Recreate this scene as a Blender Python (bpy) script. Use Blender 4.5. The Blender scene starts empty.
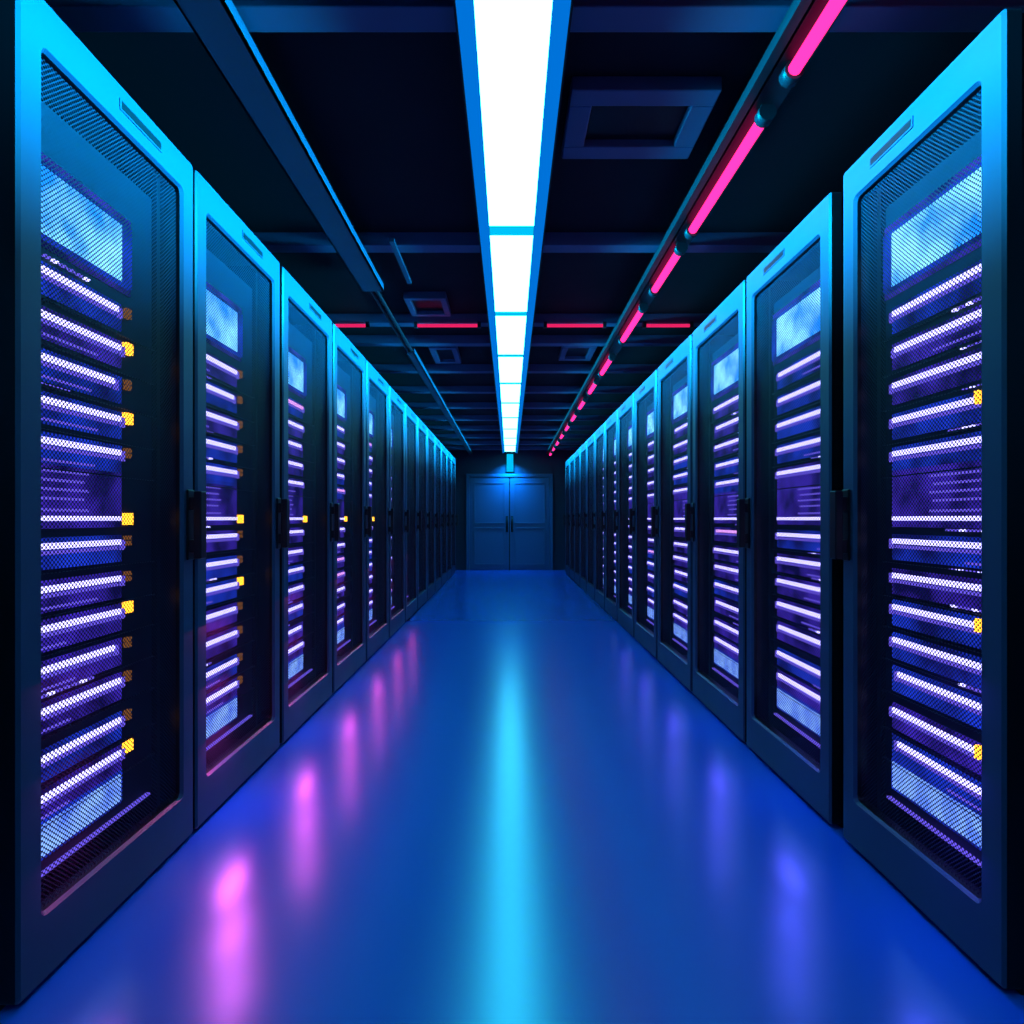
import bpy, bmesh, math, random
from mathutils import Vector, Matrix
random.seed(7)
sc = bpy.context.scene
sc.view_settings.view_transform = 'Standard'
sc.view_settings.look = 'None'

# ---------------------------------------------------------------- materials
def principled(name, base, rough=0.5, metal=0.0, spec=0.5, noise=None):
    m = bpy.data.materials.new(name); m.use_nodes = True
    nt = m.node_tree; b = nt.nodes['Principled BSDF']
    b.inputs['Base Color'].default_value = (*base, 1)
    b.inputs['Roughness'].default_value = rough
    b.inputs['Metallic'].default_value = metal
    b.inputs['Specular IOR Level'].default_value = spec
    if noise:
        sc_, amt = noise
        tc = nt.nodes.new('ShaderNodeTexCoord'); n = nt.nodes.new('ShaderNodeTexNoise')
        n.inputs['Scale'].default_value = sc_; n.inputs['Detail'].default_value = 4
        nt.links.new(tc.outputs['Object'], n.inputs['Vector'])
        mr = nt.nodes.new('ShaderNodeMapRange')
        mr.inputs['To Min'].default_value = max(0.02, rough-amt); mr.inputs['To Max'].default_value = rough+amt
        nt.links.new(n.outputs['Fac'], mr.inputs['Value'])
        nt.links.new(mr.outputs['Result'], b.inputs['Roughness'])
    return m

def emission(name, col, s, noise=None, col2=None):
    m = bpy.data.materials.new(name); m.use_nodes = True
    nt = m.node_tree; nt.nodes.clear()
    o = nt.nodes.new('ShaderNodeOutputMaterial'); e = nt.nodes.new('ShaderNodeEmission')
    e.inputs['Color'].default_value = (*col, 1); e.inputs['Strength'].default_value = s
    nt.links.new(e.outputs[0], o.inputs['Surface'])
    if noise:
        tc = nt.nodes.new('ShaderNodeTexCoord'); n = nt.nodes.new('ShaderNodeTexNoise')
        n.inputs['Scale'].default_value = noise; n.inputs['Detail'].default_value = 3
        nt.links.new(tc.outputs['Object'], n.inputs['Vector'])
        cr = nt.nodes.new('ShaderNodeValToRGB')
        cr.color_ramp.elements[0].position = 0.36; cr.color_ramp.elements[0].color = (*(col2 or (0,0,0)), 1)
        cr.color_ramp.elements[1].position = 0.64; cr.color_ramp.elements[1].color = (*col, 1)
        nt.links.new(n.outputs['Fac'], cr.inputs['Fac'])
        nt.links.new(cr.outputs['Color'], e.inputs['Color'])
    return m

M_frame = principled('rack_painted_metal', (0.016,0.034,0.080), 0.42, 0.0, 0.22, noise=(9,0.04))
M_body  = principled('rack_body_black', (0.004,0.005,0.009), 0.5, 0.0, 0.2)
M_black = principled('black_plastic', (0.005,0.005,0.009), 0.35, 0, 0.2)
M_chas  = principled('server_chassis', (0.008,0.006,0.025), 0.5, 0.0, 0.2)
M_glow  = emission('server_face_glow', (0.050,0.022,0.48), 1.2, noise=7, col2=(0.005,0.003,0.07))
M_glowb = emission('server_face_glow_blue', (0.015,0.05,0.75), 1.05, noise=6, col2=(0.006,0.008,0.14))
M_strip = emission('server_led_bar', (0.44,0.40,1.0), 3.4)
M_strip2= emission('server_led_bar_dim', (0.15,0.10,0.85), 1.2)
M_pink  = emission('server_led_pink', (0.8,0.34,1.0), 1.8)
M_yel   = emission('server_led_amber', (1.0,0.42,0.02), 4.0)
M_amb   = emission('server_led_amber_dim', (0.55,0.20,0.04), 0.4)
M_screen= emission('server_screen', (0.24,0.70,1.0), 2.1, noise=6, col2=(0.010,0.20,0.9))
M_grill = emission('server_fan_tray', (0.22,0.42,1.0), 1.6, noise=14, col2=(0.08,0.18,0.85))
SRV = [M_chas,M_glow,M_glowb,M_strip,M_strip2,M_pink,M_yel,M_amb,M_screen,M_grill]
M_beam  = principled('ceiling_beam_paint', (0.05,0.07,0.16), 0.5, 0, 0.3, noise=(5,0.08))
M_tray  = principled('tray_dark_metal', (0.020,0.026,0.06), 0.45, 0, 0.25, noise=(5,0.08))
M_ceil  = principled('ceiling_paint', (0.006,0.005,0.012), 0.8, 0, 0.15, noise=(3,0.1))
M_wall  = principled('wall_paint', (0.010,0.020,0.05), 0.6, 0, 0.3, noise=(3,0.1))
M_door  = principled('door_paint', (0.02,0.07,0.16), 0.4, 0, 0.3, noise=(4,0.05))
M_lite  = emission('light_diffuser', (0.078,0.74,1.0), 13)
M_edge  = emission('light_edge_diffuser', (0.0,0.17,0.70), 1.0)
M_div   = emission('light_divider', (0.0,0.55,0.95), 1.0)
M_tube  = emission('pink_tube', (1.0,0.018,0.19), 3.2)
M_red   = emission('red_tube', (1.0,0.02,0.16), 0.8)
M_rail  = principled('dark_rail', (0.008,0.009,0.016), 0.5, 0.0, 0.2)

def mesh_material():
    m = bpy.data.materials.new('perforated_mesh'); m.use_nodes = True
    nt = m.node_tree; N = nt.nodes; L = nt.links
    b = N['Principled BSDF']; out = N['Material Output']
    b.inputs['Base Color'].default_value = (0.012,0.010,0.028,1)
    b.inputs['Roughness'].default_value = 0.45
    b.inputs['Specular IOR Level'].default_value = 0.12
    tc = N.new('ShaderNodeTexCoord'); sp = N.new('ShaderNodeSeparateXYZ')
    L.new(tc.outputs['Object'], sp.inputs[0])
    add = N.new('ShaderNodeMath'); add.operation='ADD'
    sub = N.new('ShaderNodeMath'); sub.operation='SUBTRACT'
    for n in (add,sub):
        L.new(sp.outputs['Y'], n.inputs[0]); L.new(sp.outputs['Z'], n.inputs[1])
    cb = N.new('ShaderNodeCombineXYZ')
    L.new(add.outputs[0], cb.inputs[0]); L.new(sub.outputs[0], cb.inputs[1])
    v = N.new('ShaderNodeTexVoronoi'); v.voronoi_dimensions='2D'
    v.inputs['Scale'].default_value = 1/0.0125; v.inputs['Randomness'].default_value = 0
    L.new(cb.outputs[0], v.inputs['Vector'])
    lt = N.new('ShaderNodeMath'); lt.operation='LESS_THAN'; lt.inputs[1].default_value = 0.41
    L.new(v.outputs['Distance'], lt.inputs[0])
    tr = N.new('ShaderNodeBsdfTransparent'); mx = N.new('ShaderNodeMixShader')
    L.new(lt.outputs[0], mx.inputs[0]); L.new(b.outputs[0], mx.inputs[1]); L.new(tr.outputs[0], mx.inputs[2])
    L.new(mx.outputs[0], out.inputs['Surface'])
    return m
M_mesh = mesh_material()

def floor_material():
    m = bpy.data.materials.new('epoxy_floor'); m.use_nodes=True
    nt=m.node_tree; N=nt.nodes; L=nt.links; b=N['Principled BSDF']
    b.inputs['Base Color'].default_value=(0.002,0.085,0.48,1)
    b.inputs['Specular IOR Level'].default_value=0.95
    b.inputs['IOR'].default_value=1.85
    b.inputs['Specular Tint'].default_value=(0.33,0.97,1.0,1)
    tc=N.new('ShaderNodeTexCoord'); n=N.new('ShaderNodeTexNoise'); n.inputs['Scale'].default_value=0.8; n.inputs['Detail'].default_value=0
    L.new(tc.outputs['Object'], n.inputs['Vector'])
    mr=N.new('ShaderNodeMapRange'); mr.inputs['To Min'].default_value=0.235; mr.inputs['To Max'].default_value=0.255
    L.new(n.outputs['Fac'], mr.inputs['Value']); L.new(mr.outputs['Result'], b.inputs['Roughness'])
    return m
M_floor = floor_material()

# ---------------------------------------------------------------- helpers
def box(bm, a, b, mi=0):
    x0,x1=sorted((a[0],b[0])); y0,y1=sorted((a[1],b[1])); z0,z1=sorted((a[2],b[2]))
    v=[bm.verts.new(p) for p in ((x0,y0,z0),(x1,y0,z0),(x1,y1,z0),(x0,y1,z0),(x0,y0,z1),(x1,y0,z1),(x1,y1,z1),(x0,y1,z1))]
    for f in ((0,3,2,1),(4,5,6,7),(0,1,5,4),(1,2,6,5),(2,3,7,6),(3,0,4,7)):
        fc=bm.faces.new([v[i] for i in f]); fc.material_index=mi
def cyl(bm, p0, p1, r, mi=0, n=12):
    p0=Vector(p0); p1=Vector(p1); d=(p1-p0).normalized()
    a=d.orthogonal().normalized(); c=d.cross(a)
    A=[];B=[]
    for i in range(n):
        t=2*math.pi*i/n; o=a*math.cos(t)*r+c*math.sin(t)*r
        A.append(bm.verts.new(p0+o)); B.append(bm.verts.new(p1+o))
    for i in range(n):
        j=(i+1)%n; f=bm.faces.new((A[i],A[j],B[j],B[i])); f.material_index=mi; f.smooth=True
    f=bm.faces.new(A[::-1]); f.material_index=mi
    f=bm.faces.new(B); f.material_index=mi
def finish(bm, name, mats, parent=None, loc=(0,0,0), bevel=0, recalc=True):
    if recalc: bmesh.ops.recalc_face_normals(bm, faces=bm.faces)
    me=bpy.data.meshes.new(name); bm.to_mesh(me); bm.free()
    for m in mats: me.materials.append(m)
    o=bpy.data.objects.new(name, me); sc.collection.objects.link(o)
    o.location=loc
    if parent: o.parent=parent
    if bevel:
        md=o.modifiers.new('bev','BEVEL'); md.width=bevel; md.segments=2; md.limit_method='ANGLE'
    return o
def empty(name, loc=(0,0,0)):
    e=bpy.data.objects.new(name,None); sc.collection.objects.link(e); e.location=loc; e.empty_display_size=0.1
    return e

# ---------------------------------------------------------------- room shell
ZC=2.60; YB=12.9; YF=-2.2; XW=2.35
def slab(name,a,b,mat):
    bm=bmesh.new(); box(bm,a,b); return finish(bm,name,[mat])
slab('floor',(-XW,YF,-0.1),(XW,YB,0),M_floor)
slab('ceiling',(-XW,YF,ZC),(XW,YB,ZC+0.1),M_ceil)
slab('wall_left',(-XW-0.1,YF,-0.1),(-XW,YB,ZC+0.1),M_wall)
slab('wall_right',(XW,YF,-0.1),(XW+0.1,YB,ZC+0.1),M_wall)
slab('wall_back',(-XW-0.1,YB,-0.1),(XW+0.1,YB+0.1,ZC+0.1),M_wall)
slab('wall_front',(-XW-0.1,YF-0.1,-0.1),(XW+0.1,YF,ZC+0.1),M_wall)

# ---------------------------------------------------------------- double door at the end
dd=empty('door_1',(0,YB-0.002,0))
bm=bmesh.new(); W=0.86; H=2.0
box(bm,(-W-0.07,-0.06,0),(-W,0,H+0.07)); box(bm,(W,-0.06,0),(W+0.07,0,H+0.07)); box(bm,(-W,-0.06,H),(W,0,H+0.07))
finish(bm,'door_casing',[M_door],dd,bevel=0.006)
for s,nm in ((-1,'leaf_1'),(1,'leaf_2')):
    bm=bmesh.new()
    a,b=sorted((s*0.008,s*(W-0.006)))
    box(bm,(a,-0.035,0.01),(b,0,H-0.008))
    for z0,z1 in ((0.12,0.92),(1.0,1.88)):
        x0,x1=a+0.09,b-0.09
        box(bm,(x0,-0.050,z0),(x1,-0.035,z0+0.025)); box(bm,(x0,-0.050,z1-0.025),(x1,-0.035,z1))
        box(bm,(x0,-0.050,z0),(x0+0.025,-0.035,z1)); box(bm,(x1-0.025,-0.050,z0),(x1,-0.035,z1))
    finish(bm,nm,[M_door],dd,bevel=0.004)
bm=bmesh.new()
box(bm,(-0.010,-0.041,0.0),(0.010,-0.0355,H))
for s in (-1,1):
    box(bm,(s*0.03,-0.045,0.82),(s*0.08,-0.035,1.16))
    cyl(bm,(s*0.05,-0.045,1.10),(s*0.05,-0.09,1.10),0.012); cyl(bm,(s*0.05,-0.045,0.88),(s*0.05,-0.09,0.88),0.012)
    cyl(bm,(s*0.05,-0.09,0.84),(s*0.05,-0.09,1.14),0.016)
finish(bm,'handles',[M_black],dd)
wl=empty('wall_lamp',(0.01,YB,2.2))
bm=bmesh.new(); box(bm,(-0.09,-0.05,-0.10),(0.09,0,0.30)); finish(bm,'lamp_housing',[M_rail],wl,bevel=0.008)
bm=bmesh.new(); box(bm,(-0.07,-0.075,-0.09),(0.07,-0.05,0.29)); finish(bm,'lamp_diffuser',[M_div],wl,bevel=0.005)

# ---------------------------------------------------------------- server racks
def rrect(y0,y1,z0,z1,r,n=4):
    pts=[]
    for cy,cz,a0 in ((y1-r,z1-r,0),(y0+r,z1-r,90),(y0+r,z0+r,180),(y1-r,z0+r,270)):
        for i in range(n+1):
            t=math.radians(a0+90*i/n); pts.append((cy+r*math.cos(t), cz+r*math.sin(t)))
    return pts

def make_rack(side, y0, y1, xf, H, idx):
    rng=random.Random(idx*31+(0 if side<0 else 999))
    w=y1-y0
    root=empty('server_rack',(side*xf,(y0+y1)/2,0))
    def X(d): return side*d
    hy=w/2
    bm=bmesh.new(); D=1.0; t=0.02; e=0.006
    box(bm,(X(0.045),-hy+e,0.0),(X(D),-hy+e+t,H-0.01))
    box(bm,(X(0.045),hy-e-t,0.0),(X(D),hy-e,H-0.01))
    box(bm,(X(0.045),-hy+e+t,H-0.03),(X(D),hy-e-t,H-0.01))
    box(bm,(X(0.045),-hy+e+t,0.0),(X(D),hy-e-t,0.06))
    box(bm,(X(D-0.02),-hy+e+t,0.06),(X(D),hy-e-t,H-0.03))
    for yy in (-hy+0.055,hy-0.075):
        box(bm,(X(0.085),yy,0.06),(X(0.11),yy+0.02,H-0.03))
    finish(bm,'cabinet_body',[M_body],root)
    # door frame ring
    bm=bmesh.new(); T=0.042; sd=0.065; tp=0.115; bt=0.165; c=0.007
    outer=rrect(-hy,hy,0.012,H,0.012); outi=rrect(-hy+c,hy-c,0.012+c,H-c,0.010)
    inn=rrect(-hy+sd,hy-sd,bt,H-tp,0.02); inc=rrect(-hy+sd+c,hy-sd-c,bt+c,H-tp-c,0.018)
    seq=[(T,outer),(c,outer),(0,outi),(0,inn),(0.010,inc),(T,inc)]
    loops=[[bm.verts.new((X(d),p[0],p[1])) for p in pts] for d,pts in seq]
    n=len(outer)
    for k in range(len(loops)):
        A=loops[k]; B=loops[(k+1)%len(loops)]
        for i in range(n):
            j=(i+1)%n; f=bm.faces.new((A[i],A[j],B[j],B[i]))
            if k in (0,4,5): f.material_index=1
    sy0=-0.02; sy1=0.17
    box(bm,(X(-0.003),sy0-0.006,H-0.076),(X(0.002),sy1+0.006,H-0.044),0)
    box(bm,(X(-0.004),sy0,H-0.071),(X(0.002),sy1,H-0.049),1)
    finish(bm,'door_frame',[M_frame,M_black],root)
    # perforated sheet
    bm=bmesh.new()
    vs=[bm.verts.new((X(0.022),yy,zz)) for yy,zz in ((-hy+sd,bt),(hy-sd,bt),(hy-sd,H-tp),(-hy+sd,H-tp))]
    bm.faces.new(vs); finish(bm,'door_mesh',[M_mesh],root)
    # handle on the far stile
    bm=bmesh.new(); hc=hy-0.030
    box(bm,(X(-0.008),hc-0.022,0.96),(X(0.0),hc+0.022,1.20))
    box(bm,(X(-0.040),hc-0.016,0.985),(X(-0.006),hc+0.016,1.030))
    box(bm,(X(-0.040),hc-0.016,1.130),(X(-0.006),hc+0.016,1.175))
    box(bm,(X(-0.050),hc-0.020,0.965),(X(-0.024),hc+0.020,1.195))
    finish(bm,'door_handle',[M_black],root,bevel=0.008)
    # servers
    bm=bmesh.new(); f=0.095; a=-hy+0.08; b=hy-0.08; L=b-a
    ueR=0.70 if side<0 else 0.90
    kz=1.03 if side<0 else 1.065
    def U(u): return a+L*u
    def face(u0,u1,z0,z1,mi,pro=0.006):
        box(bm,(X(f-pro),U(u0),z0),(X(f+0.01),U(u1),z1),mi)
    box(bm,(X(f+0.004),a,0.185),(X(0.75),b,H-0.16),0)
    zs=1.825+ (0.0 if side<0 else 0.02)
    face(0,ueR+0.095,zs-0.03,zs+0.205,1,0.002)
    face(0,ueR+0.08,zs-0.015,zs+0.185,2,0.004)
    face(0,ueR+0.01,zs,zs+0.17,8,0.007)
    face(ueR+0.025,ueR+0.085,zs-0.01,zs+0.175,2,0.010)
    zrows=[1.715,1.605,1.500,1.395,1.295,1.030,0.920,0.820,0.715,0.610,0.490,0.390]
    zrows=[1.1+(z-1.1)*(kz if z>1.1 else 1.0) for z in zrows]
    uc=0.765
    for k,z in enumerate(zrows):
        gm=1 if rng.random()<0.65 else 2
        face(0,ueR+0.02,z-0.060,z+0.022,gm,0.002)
        e1=ueR-rng.choice((0,0,0,0.02,0.05))
        bar=3
        if idx>=2 and rng.random()<0.12 : bar=5
        face(0,e1,z-0.008,z+0.008,bar,0.009)
        face(0,e1-0.02,z-0.022,z-0.012,4,0.007)
        face(e1,e1+0.03,z-0.024,z+0.006,4,0.009)
        if rng.random()<0.6:
            q=rng.uniform(0.05,0.2)
            for j in range(rng.randint(3,7)):
                face(q+j*0.05,q+j*0.05+0.03,z+0.036,z+0.042,4 if rng.random()<.7 else 3,0.006)
        if rng.random()<0.5:
            face(0.05,rng.uniform(0.3,0.55),z-0.052,z-0.046,4,0.006)
        face(0,1,z-0.074,z-0.070,0,0.008)
        if side<0:
            on = (idx==0 and k in (1,3,7,11)) or (idx==1 and k==7)
            if on: face(uc-0.026,uc+0.026,z-0.010,z+0.024,6,0.012)
            elif idx<2:
                face(uc-0.018,uc+0.018,z-0.012,z+0.002,7,0.010); face(uc-0.018,uc+0.018,z+0.006,z+0.018,7,0.010)
        elif idx==0 and k in (3,7,10):
            face(0.185,0.212,z-0.014,z+0.020,6,0.018)
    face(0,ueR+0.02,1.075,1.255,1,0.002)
    if side<0 and idx<5: face(uc-0.026,uc+0.026,1.082,1.118,6,0.012)
    for j,z in enumerate((1.222,1.198,1.174,1.150,1.120)):
        face(0.08,0.08+ueR*0.55-0.03*(j%2),z,z+0.007,4,0.006)
    face(0,ueR,1.095,1.108,3,0.009)
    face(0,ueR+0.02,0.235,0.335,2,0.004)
    face(0.02,ueR,0.245,0.325,9,0.008)
    face(0,0.95,0.197,0.203,4,0.010)
    finish(bm,'servers',SRV,root)
    return root

PXL=1.093; PXR=1.137
L=[(1.335,2.078),(2.097,2.86),(2.90,3.705),(3.74,4.57),(4.61,5.44)]
R=[(1.38,2.05),(2.13,2.885),(2.915,3.735),(3.77,4.62),(4.66,5.47)]
y=5.48
while y+0.83<12.6: L.append((y,y+0.80)); y+=0.84
y=5.51
while y+0.83<12.6: R.append((y,y+0.80)); y+=0.84
for i,(a,b) in enumerate(L): make_rack(-1,a,b,PXL,2.325,i)
for i,(a,b) in enumerate(R): make_rack( 1,a,b,PXR,2.265+(0.015 if i==0 else 0),i)

# ---------------------------------------------------------------- ceiling strip light
cl=empty('ceiling_light',(0.01,0,2.50)); y0=-1.6; y1=12.7
bm=bmesh.new()
box(bm,(-0.162,y0,0.01),(0.162,y1,0.03))
for s in (-1,1):
    box(bm,(s*0.155,y0,-0.015),(s*0.162,y1,0.01))
finish(bm,'housing',[M_rail],cl)
bm=bmesh.new()
for s in (-1,1):
    v=[bm.verts.new(p) for p in ((s*0.108,y0,0.008),(s*0.155,y0,-0.012),(s*0.155,y1,-0.012),(s*0.108,y1,0.008))]
    bm.faces.new(v)
finish(bm,'edge_diffuser',[M_edge],cl,recalc=False)
bm=bmesh.new(); bd=bmesh.new()
segs=[(-1.55,0.6),(0.68,2.857),(2.95,4.04)]
yy=4.12
while yy+1.0<y1: segs.append((yy,yy+0.97)); yy+=1.045
for a,b in segs:
    box(bm,(-0.106,a,-0.004),(0.106,b,0.010))
for (a,b),(c,d) in zip(segs[:-1],segs[1:]):
    box(bd,(-0.106,b,-0.006),(0.106,c,0.010))
finish(bm,'diffuser_panels',[M_lite],cl); finish(bd,'dividers',[M_div],cl)

# ---------------------------------------------------------------- ceiling beams and trays
bm=bmesh.new()
ys=[0.35,1.72,3.18,4.42,4.93,5.85,6.8,7.75,8.7,9.65,10.6,11.55,12.4]
for q in ys: box(bm,(-XW,q-0.045,0),(XW,q+0.045,0.07))
finish(bm,'ceiling_beam',[M_beam],None,(0,0,ZC-0.07),bevel=0.004)
ct=empty('cable_tray',(-0.82,0,ZC-0.135))
bm=bmesh.new()
for w_,a,b in ((0.065,-2.0,3.6),(0.035,4.95,12.8)):
    box(bm,(-w_,a,0),(w_,b,0.010)); box(bm,(-w_,a,0),(-w_+0.008,b,0.045)); box(bm,(w_-0.008,a,0),(w_,b,0.045))
finish(bm,'tray',[M_tray],ct)
bm=bmesh.new()
for xx in (-0.018,0.012): cyl(bm,(xx,-2.0,0.024),(xx,12.8,0.024),0.012,0,8)
finish(bm,'cables',[M_black],ct)
bm=bmesh.new(); box(bm,(-0.012,3.05,0),(0.012,3.60,0.02)); finish(bm,'ceiling_conduit',[M_tray],None,(-0.60,0,ZC-0.090))

# pink tube rail
rl=empty('tube_light_rail',(0.865,0,2.475))
bm=bmesh.new()
box(bm,(-0.045,-2.0,0.015),(0.045,12.8,0.05)); box(bm,(-0.085,-2.0,0.012),(-0.055,12.8,0.05))
tb=[(-0.9,-0.1),(0.1,0.75),(0.95,1.85),(2.02,2.86),(3.02,3.6),(3.87,4.6),(5.05,5.65),(5.95,6.5)]
q=6.85
while q<12.3: tb.append((q,q+0.55)); q+=0.9
bt=bmesh.new()
for a,b in tb:
    cyl(bt,(0,a+0.02,-0.01),(0,b-0.02,-0.01),0.020)
    for p,s in ((a,1),(b,-1)):
        cyl(bm,(0,p-0.012*s,-0.01),(0,p+0.03*s,-0.01),0.030)
        box(bm,(-0.02,p-0.01,-0.01),(0.02,p+0.02,0.02))
finish(bm,'rail_and_sockets',[M_rail],rl); finish(bt,'tubes',[M_tube],rl)
for q,segm in ((4.36,((-1.28,-1.03),(-0.68,-0.22),(0.26,0.69),(0.98,1.32))),):
    rt=empty('crosswise_tube_light',(0,q,2.505))
    bt=bmesh.new(); bm=bmesh.new()
    for a,b in segm:
        cyl(bt,(a,0,0),(b,0,0),0.012)
        for p in (a,b): box(bm,(p-0.012,-0.016,-0.016),(p+0.012,0.016,0.025))
    finish(bt,'tubes',[M_red],rt); finish(bm,'sockets',[M_rail],rt)

def vent(x0,x1,y0,y1,fr):
    r=empty('ceiling_vent',((x0+x1)/2,(y0+y1)/2,ZC-0.05)); hx=(x1-x0)/2; hy=(y1-y0)/2
    bm=bmesh.new()
    box(bm,(-hx,-hy,0),(hx,-hy+fr,0.05)); box(bm,(-hx,hy-fr,0),(hx,hy,0.05))
    box(bm,(-hx,-hy+fr,0),(-hx+fr,hy-fr,0.05)); box(bm,(hx-fr,-hy+fr,0),(hx,hy-fr,0.05))
    finish(bm,'frame',[M_beam],r,bevel=0.005)
    bm=bmesh.new(); box(bm,(-hx+fr,-hy+fr,0.03),(hx-fr,hy-fr,0.05))
    finish(bm,'grille_plate',[M_black],r)
vent(0.21,0.72,2.03,2.42,0.08)
vent(-0.69,-0.45,5.1,5.6,0.05)
vent(-0.70,-0.42,3.95,4.30,0.04)
vent(0.45,0.74,5.05,5.5,0.05)

# ---------------------------------------------------------------- added fill lights
def area(name,loc,rot,sx,sy,col,power,spread=180):
    l=bpy.data.lights.new(name,'AREA'); l.shape='RECTANGLE'; l.size=sx; l.size_y=sy
    l.color=col; l.energy=power; l.spread=math.radians(spread)
    o=bpy.data.objects.new(name,l); sc.collection.objects.link(o); o.location=loc
    o.rotation_euler=rot; return o
for s in (-1,1):
    t=math.radians(13)
    d=Vector((s*math.cos(t),0,-math.sin(t)))
    z=-d; yv=Vector((0,1,0)); xv=yv.cross(z).normalized()
    area('rack_top_fill',(s*0.19,6.1,2.45),Matrix((xv,yv,z)).transposed().to_euler(),0.05,12.2,(0.0,0.64,1.0),480,54)  # added light beside the strip housing, brightens the rack tops; no fixture
pw=[0.7,3.4,2.3,1.5,1.0,.7,.5]
for i,(a,b) in enumerate(L[:7]):
    for z,k in ((0.30,0.42),(0.50,0.40),(0.72,0.40)):
        area('floor_streak_fill',(-PXL+0.035,(a+b)/2-0.19,z),(0,0,0),0.05,0.18,(1.0,0.07,0.50),pw[i]*k*1.1,180)  # added pink lights facing down for the floor streaks; racks have no such fixture
pw=[0.8,0.9,0.7,0.5,.4,.3]
for i,(a,b) in enumerate(R[:6]):
    for z,k in ((0.30,0.40),(0.50,0.38),(0.72,0.38)):
        area('floor_streak_fill',(PXR-0.035,(a+b)/2-0.16,z),(0,0,0),0.05,0.18,(0.16,0.08,1.0),pw[i]*k*1.1,180)  # added violet lights for the right-hand floor streaks, without a fixture
area('door_glow_fill',(0,YB-0.30,2.30),(math.radians(25),0,0),0.2,0.1,(0.0,0.36,1.0),28.0,120)  # added light that brightens the door from above, no fixture of its own

# ---------------------------------------------------------------- world
w=bpy.data.worlds.new('World'); sc.world=w; w.use_nodes=True
w.node_tree.nodes['Background'].inputs[0].default_value=(0.0,0.004,0.02,1)
w.node_tree.nodes['Background'].inputs[1].default_value=1

# ---------------------------------------------------------------- camera
cam=bpy.data.cameras.new('camera'); co=bpy.data.objects.new('camera',cam); sc.collection.objects.link(co)
co.location=(0,0,1.1); co.rotation_euler=(math.radians(90),0,0)
cam.sensor_width=36; cam.lens=600/1024*36; cam.shift_x=2.5/1024; cam.shift_y=7/1024; cam.clip_start=0.02
sc.camera=co
